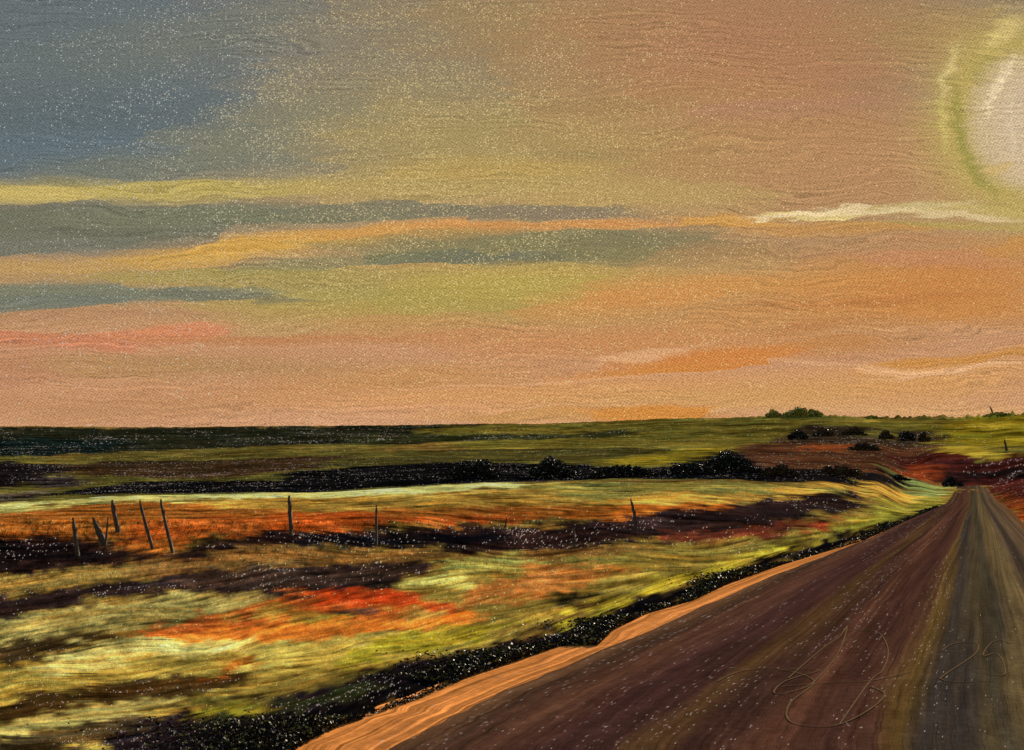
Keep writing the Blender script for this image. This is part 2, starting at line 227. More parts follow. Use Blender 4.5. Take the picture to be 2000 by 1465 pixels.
# land cover, laid from the first to the last: (colour, outline of world x, y points)
COVER = [
    ((122, 96, 42), [(-40.22,58),(-4,5.95),(4.27,5.95),(109.3,147.2),(66.3,159),(59.7,165.1),(37,114),(17.06,91.9),(0,92.7),(-17.4,93.85),(-42.12,90.95)]),  # olive field
    ((228, 212, 120), [(-50.95,84.65),(-41.68,90),(-44.2,105.9),(-33.1,102.1),(-17.04,91.9),(-14.3,102.5),(-4.21,90.7),(0,92.7),(0,84.35),(-4.54,81.55),(-15.39,83.05),(-27.01,83.3),(-37.27,89.4),(-35.15,75.95),(-44.28,73.6)]),  # pale yellow stubble edge
    ((185, 165, 85), [(-44.28,73.6),(-36.1,78),(-34.35,87.25),(-25.82,83.2),(-20.26,76.75),(-30.07,65),(-37.03,61.6)]),  # straw pocket
    ((148, 84, 30), [(-39.18,65.15),(-32.6,70.45),(-30.12,81.3),(-21.03,75.7),(-16.65,81.7),(-11.11,79.95),(0,78.4),(6.47,69.9),(2.84,61.5),(-2.61,56.5),(-7.84,56.5),(-7.24,43.55),(-11.27,40.7),(-9.84,31.85),(-11.01,31.85),(-14.62,39.6),(-19.16,41.5),(-24.91,41.5)]),  # rust field
    ((168, 128, 52), [(-25.59,82.45),(-11.57,83.2),(0,82.25),(7.21,77.8),(6.9,70.95),(-3.22,69.6),(-13.71,67.35),(-20.36,73.3)]),  # olive strip
    ((164, 74, 26), [(-13.4,67.35),(-8.64,66.7),(-6.94,62.55),(0,64.15),(1.72,62.1),(-2.61,56.5),(-6.53,54.35),(-7.47,44.9),(-8.3,44.9),(-12.02,56.5),(-14.66,67.4)]),  # red grass
    ((160, 78, 28), [(-20.11,58),(-17.76,64),(-13.22,62.15),(-9.83,48.35),(-12.03,44.9),(-11.45,35.45),(-13.12,37.9)]),  # orange grass
    ((150, 135, 62), [(0,88.85),(10.39,89.6),(18.1,86.7),(24.36,87.55),(44.6,128.4),(19.98,71.9),(9.68,69.7),(3.52,76)]),  # green strip
    ((208, 155, 62), [(5.27,71.05),(12.37,80.85),(17.14,77.05),(30.55,99.8),(34.2,105.2),(19.37,74.65),(13.74,70.65),(7.88,68.05)]),  # gold streak
    ((182, 96, 30), [(2.25,60.7),(7.4,69.45),(13.02,70.3),(15.99,69.05),(12.11,65.4),(5.12,61.5)]),  # rust streak
    ((36, 22, 20), [(-24.91,41.5),(-20.11,43.55),(-15.71,41.5),(-11.91,33.55),(-9.62,31.15),(-10.54,41.5),(-10.38,46.8),(-6.35,45.8),(-3.68,53.05),(1.23,53.05),(5.79,62.6),(10.8,66.65),(16.85,72.75),(24.95,84.1),(44.1,125.2),(37.1,104.1),(19.52,65.9),(16.1,62.15),(8.46,45.8),(3.5,37.9),(0.74,32.3),(-2.45,35.45),(-4.83,34.9),(-7.37,36.3),(-8.37,34.9),(-8.72,29.1),(-10.37,26.5),(-11.51,25),(-14.14,23.65)]),  # dark heather
    ((40, 26, 24), [(5.69,61.5),(10.6,65.45),(16.67,72),(24.59,82.9),(42.3,121),(37.2,104.9),(19.74,66.65),(16.26,62.75),(8.94,48.35),(3.66,39.6)]),  # purple heather
    ((92, 42, 28), [(6.1,44),(9.94,51.2),(15.14,59.55),(17.5,61.05),(13.63,50),(8.3,39.95),(5.07,37.9)]),  # wine grass
    ((13, 11, 14), [(-8.59,42.3),(-5.97,43.1),(0,44.9),(0,39.25),(-3.17,34.35),(-6.54,35.45)]),  # black furrow
    ((20, 14, 14), [(-21.26,35.45),(-17.19,37.25),(-15.22,37.9),(-12.68,34.35),(-10.63,28.15),(-12.34,26.8),(-15.86,26.5)]),  # black furrow left
    ((20, 14, 14), [(-15.04,41.5),(-14.65,42.3),(-11.65,34.35),(-12.67,35.45)]),  # black furrow mid
    ((122, 86, 42), [(-9.17,29.7),(-8.32,36.05),(-4.68,33.8),(-0.76,32.8),(3.27,35.45),(5.69,38.55),(2.87,31.15),(-1.28,27.8),(-3.72,26.95),(-7.07,23.65),(-9.66,24.7)]),  # brown grass
    ((150, 120, 58), [(-12.76,21.35),(-10.88,23.65),(-10.17,26),(-9.03,26.5),(-8.75,24.7),(-9.06,22.65),(-9.35,20.35),(-11.64,19.5)]),  # olive grass left
    ((42, 29, 27), [(-11.13,18.65),(-9.14,19.9),(-8.77,22.45),(-7.49,24.3),(-6.62,26.15),(-5.79,28.55),(-3.38,29.3),(-1.69,28.15),(-1.98,23.9),(-2.83,20.55),(-4.56,19.85),(-6.39,20.75),(-7.31,19.9),(-6.83,16.55),(-7.45,16.25),(-9.17,15.4)]),  # dark band
    ((60, 43, 34), [(-7.55,25.25),(-5.37,26.5),(-2.47,26.8),(-2.47,24.4),(-3.93,21.35),(-6.21,21.8)]),  # umber strip
    ((132, 110, 46), [(-1.56,28.15),(0,30.1),(2.08,30.1),(5.72,35.45),(9.58,41.5),(18.79,62.5),(28.65,82.5),(47.9,129.1),(64.6,165),(42.5,108.5),(22.46,64.75),(10.97,39.6),(6.22,28.15),(2.45,21.35),(0.39,17.2),(-0.69,15.15),(-2.05,14.9),(-2.8,20.35),(-1.63,23.65)]),  # olive slope
    ((212, 195, 60), [(6.13,30.95),(8.05,34.9),(9.48,36.05),(7.5,32.55)]),  # lime stroke
    ((195, 180, 60), [(12.11,42.3),(16.33,51.2),(15.25,47.85),(11.6,39.25)]),  # lime stroke b
    ((150, 60, 36), [(12.96,48.35),(17.66,61.6),(19.02,63.25),(17.16,58),(12.48,45.8)]),  # wine stroke
    ((140, 130, 60), [(-1.3,28.15),(0,30.1),(2.22,30.1),(4.31,31.15),(2.1,28.55),(0.25,27.65),(-0.46,25),(-1.51,25.25)]),  # green strip mid
    ((198, 182, 90), [(-2.59,22.1),(-1.65,23.9),(-0.81,25.25),(-0.94,22.65),(-1.53,20.75),(-2.47,20.65)]),  # pale straw
    ((176, 108, 48), [(-0.62,22.45),(0.5,26.95),(2.51,27.3),(3.13,26.15),(1.61,21.9),(0.44,19.3),(-0.85,18.5),(-1.12,20.35)]),  # orange patch
    ((166, 82, 32), [(-4.64,19.05),(-4.11,20.35),(-2.87,20.85),(-1.83,19.9),(-0.58,18.05),(-1.08,16.75),(-1.73,17.1),(-2.58,16.1),(-3.3,15),(-4.78,14.5),(-4.67,16.45)]),  # ember grass
    ((184, 66, 26), [(-3.74,20.35),(-3.03,21.25),(-1.89,20.55),(-0.7,17.9),(-0.91,17.3),(-1.84,19.05),(-2.24,18.8),(-3.08,18.65)]),  # scarlet grass
    ((180, 100, 32), [(-2.68,16.25),(-1.7,16.9),(-0.89,16.25),(-1.34,14.65),(-2.05,14.9)]),  # ember lower
    ((160, 140, 74), [(-8.6,14.45),(-7.45,16.25),(-6.98,17.9),(-6.12,19.9),(-4.86,20.35),(-4.25,20.1),(-4.59,17.55),(-5.03,15.7),(-5.55,15.15),(-6.36,13.9),(-7.6,12.8)]),  # straw swathe
    ((166, 138, 58), [(-6.82,11.5),(-5.68,12.45),(-5.03,13.75),(-4.63,14.45),(-2.77,15.1),(-0.71,15.55),(0.39,17.2),(0.64,16.45),(-0.32,13.9),(-1.16,12.7),(-1.82,11.4),(-2.07,10.35),(-2.87,9.7),(-2.73,8.05),(-4.73,8.05)]),  # yellow meadow
    ((62, 46, 24), [(-7.81,13.15),(-6.5,14.2),(-6,14.9),(-5.13,14.75),(-4.95,14.05),(-5.4,12.85),(-5.64,12.35),(-6.82,11.5)]),  # dark tussocks
    ((196, 172, 92), [(-5.34,12.45),(-5.34,13.9),(-4.54,14.8),(-3.32,15.1),(-3.18,13.9),(-3.75,13.25),(-4.55,12.45),(-4.82,11.5)]),  # light straw
    ((186, 160, 72), [(-3.18,13.9),(-2.41,14.6),(-1.65,15),(-1.67,14.05),(-2.35,12.85),(-2.87,12.1),(-3.18,12.45)]),  # light straw b
    ((152, 134, 36), [(-2.09,13.45),(-1.63,14.8),(0,16.1),(0.45,16.35),(-0.26,14.45),(-1.2,13.15),(-1.82,12.45)]),  # moss yellow
    ((176, 94, 28), [(-3.18,11.35),(-3.24,12.45),(-3.09,13),(-2.92,12.8),(-2.96,11.6)]),  # rust tuft
    ((66, 46, 20), [(-5.76,9.75),(-4.62,10.15),(-4.65,10.85),(-4.1,11.25),(-3.8,11.9),(-3,11.55),(-2.75,12.55),(-2.56,12.1),(-2.73,10.9),(-3.36,10.55),(-3.9,10.1),(-4.08,9.45),(-5.28,8.95)]),  # brown tussocks
    ((112, 92, 38), [(-3.19,10.45),(-2.72,10.85),(-1.98,12.05),(-0.83,13),(-1.33,12.1),(-1.81,11.05),(-2.19,10.05),(-2.83,10.05)]),  # umber olive
    ((172, 150, 78), [(-4.25,9.35),(-4.02,10.05),(-3.55,10.55),(-3.01,10.65),(-3.32,9.75),(-3.41,9.15),(-3.49,8.55),(-3.87,8.55)]),  # straw corner
    ((28, 20, 22), [(-3.1,8.45),(-3.53,9.15),(-3.34,9.8),(-2.97,10.05),(-2.33,9.85),(-1.81,11.35),(-1.14,12.5),(-0.31,13.75),(0.34,15),(0.66,16.4),(0.79,15.7),(0.7,14.65),(0.94,13.65),(0.49,13.4),(0,12.25),(-0.6,11.05),(-0.94,10.3),(-1.23,9.65),(-1.65,8.45),(-1.87,5.95),(-2.67,5.95)]),  # dark verge
    ((40, 42, 20), [(-2.76,9.35),(-2.26,9.95),(-1.51,11.05),(-1.19,10.9),(-1.65,10.05),(-2.21,9.35)]),  # dark green in verge
    ((13, 11, 14), [(-2.25,8.55),(-1.87,9.35),(-1.34,10.55),(-0.75,11.8),(0,13.35),(0.5,14.45),(0.69,13.65),(0,12.6),(-0.7,11.05),(-1.33,9.75),(-1.7,8.55)]),  # black verge
    ((70, 54, 30), [(-4.06,8.95),(-3.7,9.25),(-3.28,9.75),(-3.04,9.55),(-3.35,8.8),(-3.28,8.05),(-3.64,8.05)]),  # brown corner
    ((132, 120, 34), [(-2.79,9.9),(-2.66,10.25),(-2.35,10.35),(-2.4,9.95),(-2.57,9.75)]),  # olive in verge
    ((13, 11, 15), [(0.52,13.45),(1.19,16.25),(1.7,18.5),(3.48,21.65),(5.18,26.15),(8.87,34.35),(21.99,63.4),(44.6,113.5),(32.24,81.95),(11.89,37.9),(6.35,26.5),(4.02,21.35),(2.89,18.5),(1.92,16.75),(1.22,14.8),(0.92,13.45)]),  # black roadside
    ((156, 142, 40), [(0.65,14.9),(0.98,16.45),(3.1,22.45),(5.92,28.55),(5.18,26.15),(1.68,18.35),(1.09,15.85),(0.77,14.65)]),  # green stroke verge
    ((42, 36, 22), [(0.48,17.5),(0.87,19),(1.78,20.35),(1.51,19.3),(0.88,17.5)]),  # dark strokes
    ((104, 46, 22), [(82.9,193.3),(100.4,196.6),(109.3,147.2),(4.27,5.95),(5.76,9.75),(23.66,51.2),(33.25,74.85)]),  # right verge
    ((145, 66, 22), [(63,145.3),(39.57,87.65),(29.17,61.25),(19.24,37.9),(21.58,45.8),(35.75,80.45)]),  # right orange
    ((95, 86, 36), [(-63.84,91.9),(-42.12,90.95),(-17.4,93.85),(0,95.5),(17.42,93.85),(38.3,118),(69.3,191.4),(86.5,200.6),(144.6,194.7),(225.3,300.1),(-211.2,300.1)]),  # hill base
    ((36, 36, 22), [(-420.3,600),(0,600),(-32.8,503.1),(-34.4,369.2),(-76.5,411.1),(-97.4,348.7),(-139.2,299.4),(-208.8,299.4)]),  # ridge dark
    ((18, 28, 24), [(-338.9,485.1),(-226,485.1),(-163.8,475.2),(-121,325),(-139.2,299.4),(-208.8,299.4)]),  # ridge black green
    ((110, 96, 36), [(-45.8,545.8),(0,600),(448.3,600),(181.5,243.9),(108.5,274.4),(175.4,464.7),(113.3,450.2),(63.6,303.6),(36.9,264),(10.8,232.3),(-13.8,295.5)]),  # ridge olive
    ((145, 123, 29), [(196.3,516.5),(252,600),(448.1,600),(239.1,321),(142.5,319),(152.9,386.2)]),  # ridge gold
    ((177, 148, 47), [(131.1,335.3),(138.7,331),(109.7,241.9),(103.5,230.7),(100,238.8),(104.7,264.8)]),  # slope edge gold
    ((46, 46, 22), [(-90.7,486.8),(0,481.1),(56.4,484.2),(52.8,452.9),(0,430.1),(-56.2,402.7)]),  # dark streak ridge
    ((98, 84, 36), [(-123.3,282.1),(-116.2,356.6),(-76.5,411.1),(-31.9,381.1),(-41.6,298.3),(-84.4,259.4),(-104.6,250.1)]),  # olive band left
    ((60, 42, 24), [(-103,246.2),(-84.4,259.4),(-38.5,275.9),(-27.6,247.4),(-33.4,163.3),(-41.8,150.2),(-69.7,176.6)]),  # brown band left
    ((26, 20, 20), [(-174.4,250.1),(-119.2,256.5),(-100.7,246.2),(-84.6,214.3),(-71,170),(-63.1,136.1),(-87.3,125.5)]),  # dark band left
    ((56, 46, 46), [(-71.2,163.3),(-74.6,182.6),(-59.6,158.5),(-53.8,136.4),(-64.1,146.9)]),  # violet band left
    ((91, 75, 61), [(-51.2,100.5),(-52.1,114.6),(-54.3,126),(-46.3,109.7),(-42.96,94.65),(-42.7,83.85)]),  # grey mound
    ((76, 68, 30), [(-42.9,256.4),(-14.2,305.6),(43.2,309.5),(35.3,252.8),(9,192.8),(-8.5,183.3),(-30.7,183.4)]),  # olive mid
    ((132, 113, 29), [(11.8,169.9),(35.8,256.4),(63.6,303.6),(50,250.1),(24.9,162.1),(16.4,141)]),  # gold mid
    ((16, 15, 16), [(-63.18,90.95),(-48.1,103.8),(-47.8,112),(-49.9,153.5),(-28.4,127.7),(-30.9,174.8),(-9,194.5),(7.8,167.9),(15,128.9),(19.8,142.1),(52.5,268.7),(55.9,250.1),(36.5,157.1),(21.93,90.9),(9.5,102.2),(0,92.7),(-14.3,102.5),(-17.4,93.85),(-44.2,105.9)]),  # black heath
    ((79, 47, 29), [(51.2,250.1),(109,433.4),(173.3,465),(102.9,260.3),(87.9,233.5),(50.9,148.2),(20.54,88.55)]),  # umber hillside
    ((52, 38, 24), [(112.2,463.1),(134.5,497.2),(166.6,510.5),(188.7,506),(170.5,441.1),(134.3,360.6),(110.8,340),(84.7,324.8)]),  # thicket ground
    ((92, 82, 34), [(152.7,474.7),(176.1,502.2),(155.9,442.6),(126,386.5)]),  # olive rise
    ((112, 54, 24), [(78,296.6),(90.4,323.5),(100.9,326),(82.8,271.7),(70,259.4)]),  # rust hillside
    ((22, 18, 18), [(26.1,117.2),(39,139.9),(50.5,155.4),(67.4,191.1),(54.2,153.7),(30.4,102.5),(20.82,89.75)]),  # black swale
    ((75, 31, 25), [(79.3,230.7),(104.2,280.1),(104.7,264.8),(102.8,230.4),(112.1,244.6),(197.4,265.1),(52.71,71.15),(43.5,93.9),(75.4,174.8),(79.1,200.7),(77,212.7)]),  # bank
    ((30, 20, 18), [(85.7,221),(93,222.4),(101.2,207.4),(94.3,193.5),(88.5,202.8),(79.8,204.7)]),  # bank dark
    ((126, 52, 24), [(77.2,220.8),(90.4,246.3),(85.2,227.7),(81.7,207.2),(78.4,200.1),(71.6,195.2)]),  # bank orange
    ((156, 144, 50), [(21.13,65.25),(37.1,104.1),(46.9,128.2),(59.9,153.4),(42,108.5),(20.98,61.3),(14.05,46.8),(11.5,41.5),(14.67,51.2)]),  # bright verge
    ((127, 139, 75), [(68.3,194.9),(75.2,202.5),(79.1,200.1),(60.4,153.4),(43.7,117.8),(40.4,114.7),(53.9,151)]),  # green tuft
    ((233, 159, 62), [(30.4,102.5),(37,114),(47.3,130.9),(43.8,121.1),(30.88,92.55),(33.4,104.4),(25.4,86.95)]),  # gold hook
    ((233, 170, 68), [(29.1,92.3),(48.4,133.9),(46.8,126.1),(40.3,113.1),(26.84,82.75)]),  # yellow line end
    ((159, 148, 50), [(-3.37,16.7),(-2.79,16.9),(-2.32,16.35),(-2.9,15.85)]),  # mixed green
    ((170, 124, 48), [(-4.5,17.2),(-3.94,17.9),(-3.05,17.5),(-2.48,18.05),(-2.26,17.6),(-3.02,16.45),(-3.77,16.45)]),  # mixed ochre
    ((160, 118, 50), [(-2,18.2),(-1.33,18.05),(-0.55,17.2),(-1.06,16.45),(-1.63,16.95)]),  # mixed ochre b
    ((176, 158, 48), [(1.23,17.9),(3.3,23.9),(6.33,30.5),(11.72,42.3),(10.32,37.9),(5.71,28.15),(2.91,21.8),(1.23,16.8)]),  # bank yellow
    ((79, 56, 45), [(-2.79,17.9),(-2.24,18.05),(-2.04,17.1),(-2.46,16.8)]),  # mixed dark
    ((216, 118, 41), [(-4.78,14.5),(-4.17,15.7),(-2.68,16.25),(-0.79,17.2),(0,17.9),(-1,15.55),(-2.46,14.9),(-3.88,14.15)]),  # rust lower
    ((170, 56, 27), [(-1.58,8.7),(-1.43,8.75),(-1.47,8.55),(-1.59,8.55)]),  # red tip
]
ROAD_LEFT = [(-1.09,7.75),(-0.81,8.55),(-0.44,9.7),(0,10.85),(0.88,12.8),(2.16,15.75),(3.93,19.9),(5.78,24.15),(12.91,39.95),(20.65,58),(45.4,115)]
SHOULDER_OUTER = [(-2,5.95),(-1.75,8.05),(-1.67,8.55),(-1.5,9.15),(-1.2,9.8),(-0.94,10.35),(-0.52,11.5),(0,12.55),(0.5,13.65),(0.94,13.65),(1.24,15),(1.94,16.95),(2.93,18.8),(4.11,21.8),(6.5,27.15),(12.1,38.55),(19.85,56.5),(45.2,115)]
POSTS = [
    (121.4, 270.1, -0.378, 2.634, 0.620, 'thin', 'tiny dark stub of a post on the bank at the far right edge'),
    (-12.1, 30.95, -0.166, 1.003, 0.118, 'round', 'leaning-straight dark fence post, leftmost of the field fence'),
    (-13.21, 36.05, -0.428, 0.872, 0.179, 'broken', 'thick dark fence post leaning hard to the left beside the thin one'),
    (-12.99, 35.45, 0.054, 0.891, 0.081, 'thin', 'thin dark stake crossing behind the leaning thick post'),
    (-16.27, 45.8, -0.298, 1.261, 0.210, 'round', 'dark fence post set back, with a broad ragged top'),
    (-11.02, 34.05, -0.445, 1.435, 0.117, 'round', 'tall dark fence post leaning left, with a sharp tip'),
    (-9.87, 32.3, -0.393, 1.479, 0.111, 'round', 'tall dark fence post leaning left, right of the other tall one'),
    (-8.58, 43.1, -0.107, 1.463, 0.181, 'round', 'lone upright fence post before the red grass'),
    (-4.48, 36.65, -0.017, 1.240, 0.098, 'thin', 'faint thin fence post standing across the black furrow'),
    (-0.32, 50, 0.089, 0.458, 0.096, 'thin', 'short thin stub of a post at the top of the dark heather'),
    (2.01, 35.45, -0.028, 0.614, 0.068, 'thin', 'faint short post in the dark heather'),
    (5.37, 47.85, -0.227, 1.294, 0.146, 'curved', 'curved dark fence post bending left at the top'),
    (12.88, 56.5, 0.124, 0.985, 0.108, 'thin', 'thin faint post in purple heather, left of a matching pair'),
    (15.77, 61, 0.025, 0.978, 0.117, 'thin', 'thin faint post in purple heather nearest the road'),
]
SNAG = (259.7, 592.0)
SHRUBS = [
    (140.69, 590.0, 7.15, 5.03, 'olive', 'small rounded olive bush on the ridge line'),
    (156.11, 590.0, 22.55, 5.76, 'olive', 'wide olive tree clump on the ridge line'),
    (193.65, 590.0, 10.18, 2.09, 'olive', 'low brownish bush on the ridge, above the dark thickets'),
    (262.24, 590.0, 17.88, 3.04, 'olive', 'low grassy bush on the ridge at the right side'),
    (96.80, 371.8, 6.59, 3.81, 'dark', 'ragged dark thicket, first in the row on the slope'),
    (117.20, 413.7, 7.71, 3.47, 'dark', 'broad blackish thicket above the rust patch'),
    (135.30, 435.4, 10.96, 3.24, 'brown', 'long brown thicket in the middle of the row on the slope'),
    (141.00, 414.2, 5.79, 3.85, 'brown', 'brown thicket left of the gap in the row on the slope'),
    (155.20, 432.3, 6.05, 4.23, 'dark', 'square black thicket right of the gap in the row on the slope'),
    (161.10, 430.1, 3.81, 4.40, 'dark', 'small black thicket, last in the row on the slope'),
    (-3.77, 112.0, 4.96, 2.42, 'dark', 'dark humped bush rising from the long hedge'),
    (4.03, 112.0, 4.44, 2.52, 'dark', 'dark pointed bush rising from the long hedge'),
    (17.80, 112.0, 6.00, 1.39, 'dark', 'low spreading dark bush left of the tallest hedge bush'),
    (23.27, 118.0, 6.05, 2.54, 'dark', 'tallest black bush at the right end of the hedge'),
    (11.43, 112.0, 7.31, 1.26, 'dark', 'long low dark bush between the pointed and the spreading ones'),
    (27.50, 113.3, 3.96, 1.42, 'brown', 'low brown scrub on the umber slope behind the tallest hedge bush'),
    (36.50, 123.0, 5.73, 1.52, 'brown', 'wide low brown scrub in the middle of the umber slope'),
    (89.90, 280.6, 8.76, 2.35, 'brown', 'brown scrub just right of the rust patch on the slope'),
    (59.31, 170.0, 3.57, 1.07, 'dark', 'small dark bush beside the green tuft at the roadside'),
    (76.51, 192.0, 3.04, 1.98, 'dark', 'black rounded bush where the road ends'),
]
SIGNATURE = [
    [(2.73,11.5),(2.96,11.6),(3.15,11.5),(2.85,11.15),(2.6,10.8),(2.4,10.3),(2.53,10.3),(2.92,10.85),(3.74,12.8),(4.5,15),(4.1,14),(3.51,12.8),(2.72,11.05)],
    [(1.99,10.9),(2.36,11.5),(2.75,11.6),(2.93,10.9),(2.44,9.85),(2.24,9.15),(2.34,8.9),(2.6,8.95),(3.04,9.55),(3.38,10.2),(3.38,10.6)],
    [(4.26,14.45),(4.63,14.65),(4.68,14.2),(4.3,12.8),(3.8,11.5),(3.48,10.9),(2.6,8.95)],
    [(2.53,10.6),(3.05,10.8),(3.48,10.9),(4.05,11.4)],
    [(4.91,12.8),(5.25,13.35),(5.57,13.55),(5.48,13.15),(5.12,12.45),(4.31,11.2),(4.2,10.95),(4.3,10.85),(4.68,10.9)],
    [(5.98,13.45),(6.01,13.7),(5.82,13.55),(5.4,12.8),(5.25,12.45),(5.46,12.65),(5.3,12.1),(4.93,11.25),(4.76,11.35)],
]

# ---------------------------------------------------------------- helpers
LIGHT = np.array([0.90, 0.89, 0.92])       # how much white the evening light makes of white paint here
def albedo(c): return np.clip(lin(c)/LIGHT, 0.002, 0.85)

def vnoise(shape, ci, cj, rng=RNG):
    """smooth noise -1..1 over an index grid, cell sizes ci, cj"""
    R, W = shape
    gi, gj = int(R/ci)+3, int(W/cj)+3
    N = rng.uniform(-1, 1, (gi, gj))
    i = np.arange(R)/ci; j = np.arange(W)/cj
    i0 = i.astype(int); j0 = j.astype(int); fi = i-i0; fj = j-j0
    fi = (fi*fi*(3-2*fi))[:, None]; fj = (fj*fj*(3-2*fj))[None]
    a = N[i0][:, j0]; b_ = N[i0][:, j0+1]; c = N[i0+1][:, j0]; d_ = N[i0+1][:, j0+1]
    return (a*(1-fj)+b_*fj)*(1-fi)+(c*(1-fj)+d_*fj)*fi

def take(A, i, j):
    R, W = A.shape[:2]
    i = np.clip(i, 0, R-1.001); j = np.clip(j, 0, W-1.001)
    i0 = i.astype(int); j0 = j.astype(int); fi = i-i0; fj = j-j0
    if A.ndim == 3: fi = fi[..., None]; fj = fj[..., None]
    return (A[i0, j0]*(1-fj)+A[i0, j0+1]*fj)*(1-fi)+(A[i0+1, j0]*(1-fj)+A[i0+1, j0+1]*fj)*fi

def brush(A, slope, n, step=1.0):
    """drag a field along the growth direction of the grass (slope = rows per column)"""
    R, W = A.shape[:2]
    I, J = np.meshgrid(np.arange(R, dtype=float), np.arange(W, dtype=float), indexing='ij')
    acc = A.copy(); cnt = 1.0
    for s in (1, -1):
        pi, pj = I.copy(), J.copy()
        for k in range(n):
            sl_ = slope[np.clip(pi, 0, R-1).astype(int), np.clip(pj, 0, W-1).astype(int)]
            pi = pi+s*step*sl_; pj = pj+s*step
            acc = acc+take(A, pi, pj); cnt += 1
    return acc/cnt

def norm(A): return (A-A.mean())/(A.std()+1e-9)

def inside(px, py, poly):
    m = np.zeros(px.shape, bool)
    n = len(poly)
    for k in range(n):
        x0, y0 = poly[k]; x1, y1 = poly[(k+1) % n]
        if y0 == y1: continue
        c = (y0 > py) != (y1 > py)
        m ^= c & (px < (x1-x0)*(py-y0)/(y1-y0)+x0)
    return m

def sheet(name, V, col, relief, mat, label=None):
    """V (R, W, 3) grid of points -> one mesh with colour and relief attributes"""
    R, W = V.shape[:2]
    me = bpy.data.meshes.new(name)
    me.vertices.add(R*W); me.vertices.foreach_set('co', V.reshape(-1).astype(np.float32))
    idx = np.arange(R*W).reshape(R, W)
    q = np.stack([idx[:-1, :-1], idx[:-1, 1:], idx[1:, 1:], idx[1:, :-1]], -1).reshape(-1)
    nq = (R-1)*(W-1)
    me.loops.add(nq*4); me.loops.foreach_set('vertex_index', q.astype(np.int32))
    me.polygons.add(nq); me.polygons.foreach_set('loop_start', np.arange(0, nq*4, 4, dtype=np.int32))
    me.polygons.foreach_set('loop_total', np.full(nq, 4, np.int32))
    me.polygons.foreach_set('use_smooth', np.ones(nq, bool))
    me.update(calc_edges=True)
    ca = me.color_attributes.new('tint', 'FLOAT_COLOR', 'POINT')
    ca.data.foreach_set('color', np.concatenate([col, np.ones((R, W, 1))], -1).reshape(-1).astype(np.float32))
    ra = me.attributes.new('relief', 'FLOAT', 'POINT'); ra.data.foreach_set('value', relief.reshape(-1).astype(np.float32))
    me.materials.append(mat)
    o = bpy.data.objects.new(name, me); C.objects.link(o); o['kind'] = 'structure'
    if label: o['label'] = label
    return o

def ground_material(name, rough=0.55, spec=0.35, bump=1.0):
    m = bpy.data.materials.new(name); m.use_nodes = True; nt = m.node_tree; q = G(nt)
    p = nt.nodes['Principled BSDF']
    at = nt.nodes.new('ShaderNodeAttribute'); at.attribute_name = 'tint'
    ar = nt.nodes.new('ShaderNodeAttribute'); ar.attribute_name = 'relief'
    ge = nt.nodes.new('ShaderNodeNewGeometry')
    fine = q.noise(ge.outputs['Position'], 9.0, 4, 0.7)
    c = q.mix(1.0, at.outputs['Color'], q.comb(*[q.rng(fine, 0.25, 0.75, 0.82, 1.18)]*3), 'MULTIPLY')
    q.put(p.inputs['Base Color'], c)
    p.inputs['Roughness'].default_value = rough; p.inputs['Specular IOR Level'].default_value = spec
    bn = nt.nodes.new('ShaderNodeBump'); bn.inputs['Strength'].default_value = 1.0; bn.inputs['Distance'].default_value = bump
    q.put(bn.inputs['Height'], ar.outputs['Fac']); q.put(p.inputs['Normal'], bn.outputs[0])
    return m

def plain(name, rgb, rough=0.7, spec=0.3, var=0.25, scale=6.0):
    m = bpy.data.materials.new(name); m.use_nodes = True; nt = m.node_tree; q = G(nt)
    p = nt.nodes['Principled BSDF']; tcn = nt.nodes.new('ShaderNodeTexCoord')
    f = q.noise(tcn.outputs['Object'], scale, 4, 0.65)
    base = tuple(float(v) for v in albedo(rgb))
    c = q.mix(1.0, base, q.comb(*[q.rng(f, 0.3, 0.7, 1-var, 1+var)]*3), 'MULTIPLY')
    q.put(p.inputs['Base Color'], c)
    p.inputs['Roughness'].default_value = rough; p.inputs['Specular IOR Level'].default_value = spec
    return m

def tag(o, label=None, cat=None, group=None, kind=None):
    if label: o['label'] = label
    if cat: o['category'] = cat
    if group: o['group'] = group
    if kind: o['kind'] = kind
    return o

# ---------------------------------------------------------------- field and hills
def rows_near():
    p = np.concatenate([np.array([-5., -3, -1, 1, 3, 4.5, 5.5]), ])
    a = 4290.0/(np.arange(1600, 1016, -1.5)-945.0)
    b_ = np.linspace(a[-1], 104, 118)[1:]
    return np.concatenate([p, a, b_])
def rows_far(): return np.concatenate([[96.], np.exp(np.linspace(math.log(100), math.log(600), 340)), [612, 630, 660, 720, 900, 1400, 2500]])

def bearing_cols(n):
    mid = np.linspace(ray(-260, 945)[0], ray(2260, 945)[0], n)
    w = mid[1]-mid[0]
    left = mid[0]-np.cumsum(w*1.25**np.arange(1, 19)); right = mid[-1]+np.cumsum(w*1.25**np.arange(1, 19))
    return np.concatenate([left[::-1], mid, right])

